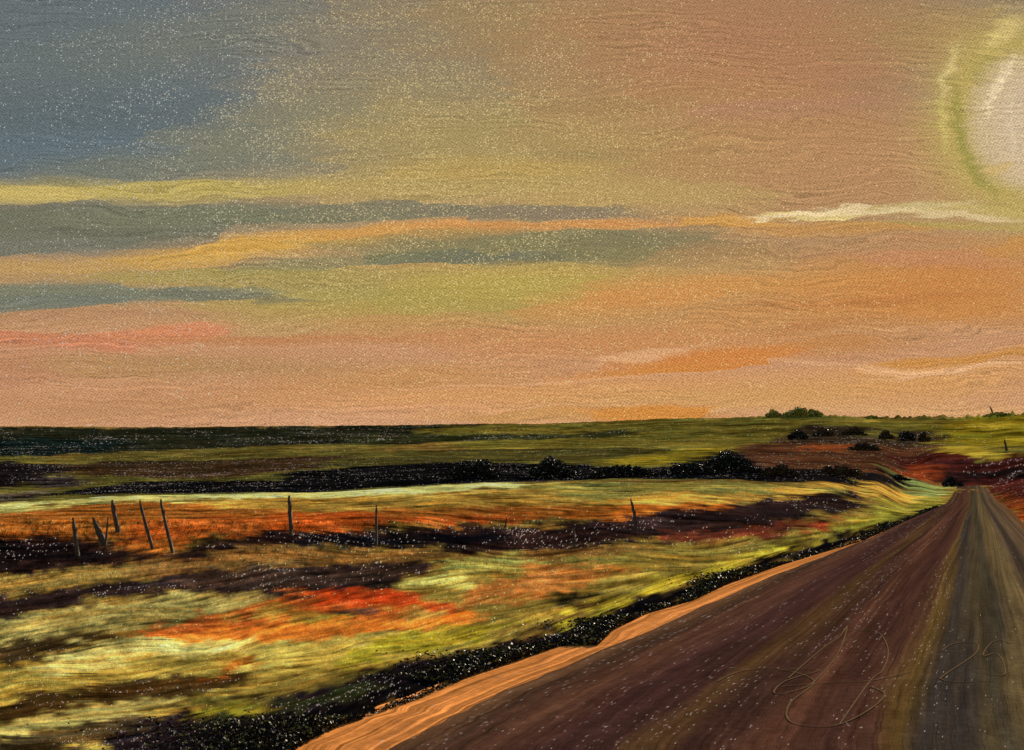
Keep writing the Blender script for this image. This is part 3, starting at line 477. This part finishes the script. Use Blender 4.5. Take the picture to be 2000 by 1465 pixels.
def interp_line(L, y):
    a_ = sorted((q[1], q[0]) for q in L)
    return np.interp(y, [q[0] for q in a_], [q[1] for q in a_])
ROAD_T = ray(1900, 945)[0]
def road_left(y): return np.where(y > 112.0, ROAD_T*y+(ROAD_LEFT[-1][0]-ROAD_T*ROAD_LEFT[-1][1]), np.where(y < 5.0, ROAD_T*y+(interp_line(ROAD_LEFT, 5.2)-ROAD_T*5.2), interp_line(ROAD_LEFT, y)))
def road_right(y): return ROAD_T*y+2.5
def shoulder_left(y): return np.where(y > 112.0, ROAD_T*y+(SHOULDER_OUTER[-1][0]-ROAD_T*SHOULDER_OUTER[-1][1]), np.where(y < 5.0, ROAD_T*y+(interp_line(SHOULDER_OUTER, 5.2)-ROAD_T*5.2), interp_line(SHOULDER_OUTER, y)))

def paint_cover(x, y, slope, seed):
    rng = np.random.default_rng(seed)
    R, W = x.shape
    yy = np.maximum(y, 1.5); T_ = x/yy; L_ = np.log(yy)
    col = np.zeros((R, W, 3)); col[:] = albedo((120, 92, 42))
    for c, poly in COVER:
        pt = [(px/max(py, 1.5), math.log(max(py, 1.5))) for px, py in poly]
        ts = [q[0] for q in pt]; ls = [q[1] for q in pt]
        rowm = np.where((L_[:, 0] >= min(ls)) & (L_[:, 0] <= max(ls)))[0]
        cc = T_[R//2]; colm = np.where((cc >= min(ts)) & (cc <= max(ts)))[0]
        if len(rowm) == 0 or len(colm) == 0: continue
        r0, r1, c0, c1 = rowm[0], rowm[-1]+1, colm[0], colm[-1]+1
        m = inside(T_[r0:r1, c0:c1], L_[r0:r1, c0:c1], pt)
        sub = col[r0:r1, c0:c1]; sub[m] = albedo(c)
    # ragged edges, then the sweep of the grass
    I, J = np.meshgrid(np.arange(R, dtype=float), np.arange(W, dtype=float), indexing='ij')
    wi = vnoise((R, W), 14, 60, rng)*3.0+vnoise((R, W), 5, 22, rng)*2.4+vnoise((R, W), 2, 7, rng)*1.3
    wj = vnoise((R, W), 12, 40, rng)*14+vnoise((R, W), 2.0, 10, rng)*9
    col = take(col, I+wi, J+wj)
    # dabs of growth: cells along the slope that borrow the colour from a little above or below
    for ci, cj, amp in ((5.0, 34, 2.6), (3.0, 18, 1.8)):
        gi = ((I+vnoise((R, W), 6, 14, rng)*1.6-slope*J*0)/ci); row = gi.astype(int)
        gj = ((J+rng.uniform(0, cj, R+9)[np.clip(row, 0, R)])/cj).astype(int)
        off = rng.normal(0, amp, (int(R/ci)+12, int(W/cj)+12)); offj = rng.normal(0, amp*4, off.shape)
        a_ = np.clip(row, 0, off.shape[0]-1); b_ = np.clip(gj, 0, off.shape[1]-1)
        col = take(col, I+off[a_, b_], J+offj[a_, b_])*np.exp(rng.normal(0, 0.19, off.shape))[a_, b_][..., None]
    jit = brush(rng.normal(0, 1, (R, W)), slope, 12)
    col = take(col, I+norm(jit)*1.3, J)
    col = brush(col, slope, 4, 1.3)
    return col

def dress(col, slope, seed, streak=0.2, speck=0.03, far=False):
    """streaks of growth, single stalks, and glints painted in as pale specks"""
    rng = np.random.default_rng(seed); R, W = col.shape[:2]
    s1 = norm(brush(rng.normal(0, 1, (R, W)), slope, 22)); s2 = norm(brush(vnoise((R, W), 3.0, 5, rng), slope, 16, 2.0))
    s3 = norm(vnoise((R, W), 22, 90, rng)+0.6*vnoise((R, W), 8, 40, rng))
    st = 0.45*s1+0.85*s2
    cut = np.clip(-s1-1.0, 0, 2)+np.clip(-s2-1.3, 0, 2)
    k = np.exp(streak*st+0.16*s3-0.45*cut+0.13*rng.normal(0, 1, (R, W)))[..., None]
    hue = norm(brush(vnoise((R, W), 3, 9, rng), slope, 14, 2.0))
    tint = 1+np.stack([0.06*hue, -0.02*hue, -0.10*hue], -1)
    out = col*k*tint
    relief = st*0.8+0.5*s3
    lum = col.mean(-1)
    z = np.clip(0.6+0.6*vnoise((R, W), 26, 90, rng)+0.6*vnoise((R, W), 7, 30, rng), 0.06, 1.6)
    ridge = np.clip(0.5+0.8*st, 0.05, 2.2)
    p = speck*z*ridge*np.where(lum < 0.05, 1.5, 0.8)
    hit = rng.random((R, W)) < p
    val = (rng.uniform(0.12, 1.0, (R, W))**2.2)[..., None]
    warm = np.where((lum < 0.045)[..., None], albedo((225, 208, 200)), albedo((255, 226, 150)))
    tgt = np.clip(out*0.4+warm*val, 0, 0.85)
    out = np.where(hit[..., None], tgt, out)  # sparse glints put into the ground colour as pale points
    return np.clip(out, 0.001, 0.88), relief

def grid_xy(ys, ts):
    Yg, Tg = np.meshgrid(ys, ts, indexing='ij')
    return Tg*(Yg+np.where(Yg < 6, 6-Yg, 0)*0.75), Yg

mat_field = ground_material('meadow_grass', 0.9, 0.0)
mat_hill = ground_material('hill_grass', 0.9, 0.0)
mat_road = ground_material('worn_road', 0.9, 0.0)

ys = rows_near(); ts = bearing_cols(1800); Xg, Yg = grid_xy(ys, ts); R, W = Xg.shape
yy = np.maximum(Yg, 1.5); near = np.clip((30-yy)/22, 0, 1)
Tn = Xg/yy
# growth direction: level far out, leaning up to the right close to the road
slope = 0.02+0.20*near*smooth01((Tn+0.55)/0.6)+0.10*near+0.16*vnoise((R, W), 34, 110)+0.10*vnoise((R, W), 14, 46)
toroad = smooth01(1-np.abs(Xg-shoulder_left(Yg)+0.5)/ (1.2+yy*0.035))
slope = slope*(1-toroad)+0.40*toroad*np.clip(1.15-yy/200, .5, 1)
col_ = paint_cover(Xg, Yg, slope, 3)
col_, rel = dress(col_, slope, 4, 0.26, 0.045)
Zg = land(Xg, Yg)
cell = np.abs(np.gradient(Yg, axis=0))
Zg = Zg+0.00022*yy*rel*np.clip(yy/20, .4, 1.0)
# ditch beside the road, and the bed cut for the road itself
dd = Xg-shoulder_left(Yg)
Zg = Zg+0.05*np.exp(-((dd+0.6)/0.4)**2)*np.clip(1.4-yy/60, 0, 1)
Zg = np.where((dd > 0.12) & (Xg < road_right(Yg)-0.05) & (Yg < 200), Zg-0.15, Zg)
V = np.stack([Xg, Yg, Zg], -1)
V[0:3, :, 2] -= 0.0
fo = sheet('field', V, col_, rel*cell*0.085, mat_field, 'autumn meadow in bands of straw, rust, red and dark heather')

ys = rows_far(); Xh, Yh = grid_xy(ys, ts); R, W = Xh.shape
slope = 0.01+0.10*vnoise((R, W), 30, 120)+0.07*vnoise((R, W), 10, 44)
colh = paint_cover(Xh, Yh, slope, 13)
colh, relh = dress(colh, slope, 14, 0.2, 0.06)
Zh = land(Xh, Yh)-np.where(Yh < 104.5, 0.6, 0.0)
ridge_ = smooth01((Xh/Yh-0.15)/0.2)*np.exp(-((Yh-598)/14.)**2)
Zh = Zh+ridge_*np.abs(vnoise((1, W), 1, 9)*1.6+vnoise((1, W), 1, 4)*1.2)*0.9
Zh = Zh+0.0005*np.minimum(Yh, 640)*(0.8*vnoise((R, W), 40, 60)+0.7*vnoise((R, W), 12, 22)+0.5*vnoise((R, W), 4, 6))
cellh = np.abs(np.gradient(Yh, axis=0))
ho = sheet('hills', np.stack([Xh, Yh, Zh], -1), colh, relh*cellh*0.09, mat_hill, 'low dark green hills with an olive ridge behind the field')

# ---------------------------------------------------------------- road and its sandy shoulder
def ribbon(name, xl, xr, y0, y1, ncol, zoff, stops, streak, speck, seed, label, edge_noise, mat, crown=0.0):
    ys = np.concatenate([[y0, y0+2, y0+4, 2.0, 4.0], 4290.0/(np.arange(1640, 985, -1.7)-945.0), np.linspace(110, y1, 60)])
    ys = np.unique(ys[(ys >= y0) & (ys <= y1)]); R = len(ys)
    w = np.linspace(0, 1, ncol); rng = np.random.default_rng(seed)
    Lx = xl(ys); Rx = xr(ys)
    wob = (vnoise((R, 2), 22, 1, rng)[:, 0]*1.0+vnoise((R, 2), 7, 1, rng)[:, 0]*0.6)*edge_noise
    Lx = Lx+wob
    X_ = Lx[:, None]*(1-w)+Rx[:, None]*w; Y_ = np.repeat(ys[:, None], ncol, 1)
    # colour by the distance across the road, in metres from its right edge
    across = (X_-(ROAD_T*Y_))
    sl0 = np.zeros((ncol, R))
    n1 = vnoise((ncol, R), 60, 90, rng).T; n2 = vnoise((ncol, R), 16.0, 60, rng).T
    pos = across+0.20*n1+0.07*n2
    ks = [s[0] for s in stops]; cs = np.array([albedo(s[1]) for s in stops])
    cc = np.stack([np.interp(pos, ks, cs[:, q]) for q in range(3)], -1)
    wavy = (0.05*vnoise((ncol, R), 30, 40, rng))
    s1 = norm(brush(rng.normal(0, 1, (ncol, R)), wavy, 20)).T
    s2 = norm(brush(vnoise((ncol, R), 7, 12, rng), wavy, 14, 3.0)).T
    s3 = norm(vnoise((R, ncol), 24, 36, rng)+vnoise((R, ncol), 9, 14, rng))
    st = 0.55*s1+0.8*s2
    edge = smooth01((w-0.5)/0.5)[None, :, None] if crown == 0 else 0.0
    cc = cc*(1-edge*0.75)+albedo((98, 66, 44))*edge*0.75
    cut = np.clip(-s1-1.2, 0, 2)
    cc = cc*np.exp(streak*st+0.10*s3-0.35*cut+0.09*rng.normal(0, 1, (R, ncol)))[..., None]
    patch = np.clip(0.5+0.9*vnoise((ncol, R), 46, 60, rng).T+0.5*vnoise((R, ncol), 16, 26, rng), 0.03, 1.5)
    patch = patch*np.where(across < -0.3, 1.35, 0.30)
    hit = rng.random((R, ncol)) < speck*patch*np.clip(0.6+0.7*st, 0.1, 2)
    cc = np.where(hit[..., None], np.clip(cc*0.3+albedo((225, 205, 195))*rng.uniform(.3, .95, (R, ncol, 1))**1.8, 0, .85), cc)  # glints on road and shoulder, painted as pale vertex colour
    Z_ = land(X_, Y_)+zoff+crown*(1-(2*w-1)**2)[None]
    Z_[:, 0] -= 0.12; Z_[:, -1] -= 0.12
    relief = (st*0.8+0.4*s3)*(np.gradient(X_, axis=1))*0.34
    return sheet(name, np.stack([X_, Y_, Z_], -1), cc, relief, mat, label)

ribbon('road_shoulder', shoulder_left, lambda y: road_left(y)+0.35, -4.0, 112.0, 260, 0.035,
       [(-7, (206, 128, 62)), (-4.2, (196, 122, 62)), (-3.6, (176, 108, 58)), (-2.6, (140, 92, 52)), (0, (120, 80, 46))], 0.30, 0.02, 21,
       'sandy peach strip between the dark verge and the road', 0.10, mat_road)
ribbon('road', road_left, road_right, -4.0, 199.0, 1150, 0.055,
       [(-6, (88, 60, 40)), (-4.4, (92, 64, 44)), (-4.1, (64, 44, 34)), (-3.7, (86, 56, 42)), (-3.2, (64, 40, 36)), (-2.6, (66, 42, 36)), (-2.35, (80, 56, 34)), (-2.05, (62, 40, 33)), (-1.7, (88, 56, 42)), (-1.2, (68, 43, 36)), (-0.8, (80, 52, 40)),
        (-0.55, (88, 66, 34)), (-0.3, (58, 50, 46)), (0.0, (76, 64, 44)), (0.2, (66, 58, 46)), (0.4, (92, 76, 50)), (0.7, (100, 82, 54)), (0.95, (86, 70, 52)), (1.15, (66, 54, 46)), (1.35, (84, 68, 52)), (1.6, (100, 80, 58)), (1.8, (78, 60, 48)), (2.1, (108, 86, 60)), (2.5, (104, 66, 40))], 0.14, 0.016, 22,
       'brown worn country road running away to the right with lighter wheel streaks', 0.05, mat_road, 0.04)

# ---------------------------------------------------------------- fence posts
mat_post = plain('weathered_post', (72, 54, 36), 0.8, 0.2, 0.45, 14.0)
mat_splinter = plain('post_end_grain', (60, 44, 32), 0.85, 0.1, 0.4, 20.0)
def post(x, y, dx, h, th, kind, label, k, name='fence_post', cat='fence post', group='fence posts across the field'):
    """split-wood post: uneven rings up a leaning, slightly bent stem with a cut top"""
    rng = np.random.default_rng(100+k)
    z0 = float(land(np.array([x]), np.array([y]))[0])
    root = bpy.data.objects.new(name, None); C.objects.link(root); root.location = (x, y, z0)
    tag(root, label, cat, group)
    bm = bmesh.new(); n = 9; rings = []
    H0 = -0.25; levels = 12
    ang = rng.uniform(-.16, .16, n)
    for a_ in range(levels+1):
        f = a_/levels; z = H0+(h-H0)*f
        u = max(0.0, z/h)
        bend = dx*(u if kind != 'curved' else u**2.2*0.75+u*0.25)
        taper = 1.0-0.25*u
        if kind == 'broken': taper = 1.0+0.35*math.sin(u*5.0)
        if kind == 'thin': taper = 1.0-0.35*u
        if a_ == levels: taper *= 0.45
        r = th*0.5*taper
        ring = []
        for q in range(n):
            t_ = 2*math.pi*q/n+ang[q]
            rr = r*(1+rng.uniform(-.2, .2))
            zz = z+(rng.uniform(-.06, .10)*h*0.35 if a_ == levels else 0)
            ring.append(bm.verts.new((bend+rr*math.cos(t_)+rng.uniform(-.1, .1)*r, rr*math.sin(t_), zz)))
        rings.append(ring)
    for a_ in range(levels):
        for q in range(n):
            bm.faces.new((rings[a_][q], rings[a_][(q+1) % n], rings[a_+1][(q+1) % n], rings[a_+1][q]))
    bm.faces.new(rings[0][::-1])
    me = bpy.data.meshes.new('stem'); bm.to_mesh(me); bm.free(); me.materials.append(mat_post)
    s = bpy.data.objects.new('stem', me); C.objects.link(s); s.parent = root
    bm = bmesh.new()
    top = bmesh.ops.create_cone(bm, cap_ends=True, segments=7, radius1=th*0.26, radius2=th*0.06, depth=h*0.07)
    for v in bm.verts: v.co += Vector((dx+rng.uniform(-.1, .1)*th, 0, h+h*0.025)); v.co.x += rng.uniform(-.08, .08)*th
    me = bpy.data.meshes.new('split_top'); bm.to_mesh(me); bm.free(); me.materials.append(mat_splinter)
    s = bpy.data.objects.new('split_top', me); C.objects.link(s); s.parent = root
for k, (x, y, dx, h, th, kind, label) in enumerate(POSTS): post(x, y, dx, h, th, kind, label, k)

post(SNAG[0], SNAG[1], -1.6, 5.5, 1.0, 'curved', 'tiny bare leaning snag poking above the ridge at the right', 40, 'dead_tree', 'tree', None)

# ---------------------------------------------------------------- leaf masses
def leaf_mesh(name, pts, size, cols, rng, flat=0.45, mat=None):
    """many small folded leaf sprays, each a quad with its own colour"""
    n = len(pts)
    a = rng.uniform(0, 2*math.pi, n); tilt = rng.normal(0, flat, n); roll = rng.uniform(-.9, .9, n)
    u = np.stack([np.cos(a)*np.cos(tilt), np.sin(a)*np.cos(tilt), np.sin(tilt)], -1)
    w = np.stack([-np.sin(a)*np.sin(roll)*1.0, np.cos(a)*np.sin(roll), np.cos(roll)], -1)
    s = (size*rng.uniform(.6, 1.5, n))[:, None] if np.isscalar(size) else (size*rng.uniform(.6, 1.5, n))[:, None]
    L = u*s; Wd = w*s*0.55
    v = np.stack([pts-L, pts-Wd*0.9+L*0.1, pts+L, pts+Wd], 1).reshape(-1, 3)
    me = bpy.data.meshes.new(name)
    me.vertices.add(4*n); me.vertices.foreach_set('co', v.reshape(-1).astype(np.float32))
    me.loops.add(4*n); me.loops.foreach_set('vertex_index', np.arange(4*n, dtype=np.int32))
    me.polygons.add(n); me.polygons.foreach_set('loop_start', np.arange(0, 4*n, 4, dtype=np.int32)); me.polygons.foreach_set('loop_total', np.full(n, 4, np.int32))
    me.update(calc_edges=True)
    ca = me.color_attributes.new('tint', 'FLOAT_COLOR', 'POINT')
    cc = np.repeat(np.concatenate([cols, np.ones((n, 1))], -1), 4, 0)
    ca.data.foreach_set('color', cc.reshape(-1).astype(np.float32))
    me.materials.append(mat)
    return me
mat_leaf = bpy.data.materials.new('leaves'); mat_leaf.use_nodes = True
_p = mat_leaf.node_tree.nodes['Principled BSDF']; _a = mat_leaf.node_tree.nodes.new('ShaderNodeAttribute'); _a.attribute_name = 'tint'
_q = G(mat_leaf.node_tree); _g = mat_leaf.node_tree.nodes.new('ShaderNodeNewGeometry')
_q.put(_p.inputs['Base Color'], _q.mix(1.0, _a.outputs['Color'], _q.comb(*[_q.rng(_q.noise(_g.outputs['Position'], 3.0, 3), .3, .7, .8, 1.2)]*3), 'MULTIPLY'))
_p.inputs['Roughness'].default_value = 0.5; _p.inputs['Specular IOR Level'].default_value = 0.04
mat_wood = plain('bush_wood', (40, 30, 22), 0.85, 0.1)

PAL = {'dark': [((22, 21, 20), 5), ((38, 34, 26), 3), ((62, 54, 32), 2), ((40, 30, 28), 2)],
       'olive': [((140, 130, 48), 4), ((165, 146, 56), 3), ((100, 92, 40), 3), ((190, 168, 90), 1)],
       'brown': [((62, 42, 28), 4), ((44, 31, 23), 3), ((92, 68, 36), 2), ((84, 74, 34), 1)],
       'verge': [((20, 17, 17), 5), ((38, 29, 24), 4), ((62, 50, 28), 3), ((124, 110, 40), 1.3)]}
def leaf_cols(n, kind, rng, glint=0.05):
    pal = PAL[kind]; w = np.array([p[1] for p in pal], float); w /= w.sum()
    c = np.array([albedo(p[0]) for p in pal])[rng.choice(len(pal), n, p=w)]
    c = c*np.exp(rng.normal(0, .25, (n, 1)))
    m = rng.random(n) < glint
    c[m] = albedo((225, 210, 190))*rng.uniform(.25, .9, (m.sum(), 1))  # a few leaves coloured pale to stand for glints
    return np.clip(c, 0.001, 0.85)

def stems(root, w, h, dpt, rng, n=5):
    n = 1
    bm = bmesh.new()
    for k in range(n):
        x0 = rng.uniform(-.35, .35)*w*0.5; x1 = x0*2.0+rng.uniform(-.1, .1)*w; y0 = rng.uniform(-.2, .2)*dpt; y1 = y0*2
        r0 = 0.03*h; pts = [(x0, y0, -0.2*h), (x0*.8+x1*.2, y0, h*.3), (x1, y1, h*.75)]
        prev = None
        for q, (a_, b_, c_) in enumerate(pts):
            r = r0*(1, .7, .25)[q]; ring = [bm.verts.new((a_+r*math.cos(z), b_+r*math.sin(z), c_)) for z in (0, 1.26, 2.51, 3.77, 5.03)]
            if prev:
                for i in range(5): bm.faces.new((prev[i], prev[(i+1) % 5], ring[(i+1) % 5], ring[i]))
            prev = ring
    me = bpy.data.meshes.new('trunk'); bm.to_mesh(me); bm.free(); me.materials.append(mat_wood)
    o = bpy.data.objects.new('trunk', me); C.objects.link(o); o.parent = root

def shrub(x, y, w, h, kind, label, k):
    rng = np.random.default_rng(300+k)
    z0 = float(land(np.array([x]), np.array([y]))[0])
    boxy = 'square' in label
    if 200 < y < 500 and kind == 'dark': kind = 'brown' if k % 2 else 'dark'
    root = bpy.data.objects.new('bush', None); C.objects.link(root); root.location = (x, y, z0-0.02*h)
    tag(root, label, 'bush', 'bushes on the ridge' if y > 500 else ('thickets on the slope' if 200 < y < 500 and kind != 'olive' else 'bushes along the dark hedge'))
    dpt = min(w*0.6, max(h*1.2, 2.0))
    stems(root, w, h, dpt, rng)
    lobes = []
    nl = max(4, int(w/h*3))
    for q in range(nl):
        u = (q+0.5)/nl*2-1+rng.uniform(-.1, .1)
        top = h*((1-abs(u)**(2.2 if not boxy else 8))*0.8+0.2)*rng.uniform(.78, 1.02)
        lobes.append((u*w*0.46, rng.uniform(-.3, .3)*dpt, top))
    px = y/FPX*2.0
    n = int(np.clip(w*h/(px*px)*9.0, 500, 16000))
    P_ = []
    li = rng.integers(0, nl, n)
    rx = w/nl*0.95
    for i in range(n):
        a_, b_, t_ = lobes[li[i]]
        v = rng.normal(0, 1, 3); v /= np.linalg.norm(v); rr = rng.random()**0.4
        P_.append((a_+v[0]*rx*rr, b_+v[1]*dpt*0.4*rr, t_*0.5+v[2]*t_*0.5*rr))
    P_ = np.array(P_)
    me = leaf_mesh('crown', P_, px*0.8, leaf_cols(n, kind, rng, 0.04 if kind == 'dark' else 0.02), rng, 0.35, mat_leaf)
    o = bpy.data.objects.new('crown', me); C.objects.link(o); o.parent = root
for k, s_ in enumerate(SHRUBS): shrub(*s_, k)

# ---------------------------------------------------------------- dark weeds along the verge
rng = np.random.default_rng(77); N = 90000
yv = 1.0/rng.uniform(1/95.0, 1/6.5, N)
ph = vnoise((1, 400), 1, 14, rng)[0]+0.6*vnoise((1, 400), 1, 5, rng)[0]
clump = 0.42+0.85*np.interp(np.log(yv), np.linspace(1.8, 4.6, 400), ph)
for yc, wc in ((13.1, 1.1), (15.6, .9), (17.5, 1.6)): clump = clump+0.6*np.exp(-((yv-yc)/wc)**2)
wid = (0.10+0.50*np.clip(clump, 0, 2))*np.clip(12/yv, 0.75, 1.15)
off = -np.abs(rng.normal(0, .5, N))*wid*rng.choice([1, 1, 1.6], N)+0.05
xv = shoulder_left(yv)+off+0.06
zv = land(xv, yv)+0.05+np.abs(rng.normal(0, 0.035, N))*np.clip(clump, .1, 2)
keep = rng.random(N) < np.clip(clump+.2, .05, 1)
P_ = np.stack([xv, yv, zv], -1)[keep]
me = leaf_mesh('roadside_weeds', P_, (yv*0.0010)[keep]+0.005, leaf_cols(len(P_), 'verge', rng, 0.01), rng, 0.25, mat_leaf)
o = bpy.data.objects.new('roadside_weeds', me); C.objects.link(o)
tag(o, 'black and dark green weeds matted along the edge of the sandy strip', 'weeds', kind='stuff')

# ---------------------------------------------------------------- painter's signature scratched on the road
bm = bmesh.new()
for L in SIGNATURE:
    pts = [Vector((x, y)) for x, y in L]; fine_ = []
    for i in range(len(pts)-1):
        p0 = pts[max(i-1, 0)]; p1 = pts[i]; p2 = pts[i+1]; p3 = pts[min(i+2, len(pts)-1)]
        for s in range(6):
            t = s/6; fine_.append(0.5*((2*p1)+(-p0+p2)*t+(2*p0-5*p1+4*p2-p3)*t*t+(-p0+3*p1-3*p2+p3)*t**3))
    fine_.append(pts[-1]); prev = None
    for i, p in enumerate(fine_):
        q = fine_[min(i+1, len(fine_)-1)]-fine_[max(i-1, 0)]
        nrm = Vector((-q.y, q.x)).normalized()*0.0075 if q.length > 1e-6 else Vector((.009, 0))
        yl = float(road_left(np.array([p.y]))[0]); yr = float(road_right(np.array([p.y]))[0]); ww = (p.x-yl)/(yr-yl)
        z = 0.055+0.04*(1-(2*ww-1)**2)+0.007
        ring = [bm.verts.new((p.x+nrm.x*s, p.y+nrm.y*s, z+dz)) for s, dz in ((-1, 0.0), (0, 0.0015), (1, 0.0))]
        if prev:
            for a_ in (0, 1): bm.faces.new((prev[a_], prev[a_+1], ring[a_+1], ring[a_]))
        prev = ring
me = bpy.data.meshes.new('signature'); bm.to_mesh(me); bm.free(); me.materials.append(plain('signature_stroke', (104, 82, 58), 1.0, 0.0, 0.1))
o = bpy.data.objects.new('signature', me); C.objects.link(o)
tag(o, 'thin looping strokes of the signature scratched on the road surface at the lower right', 'signature')
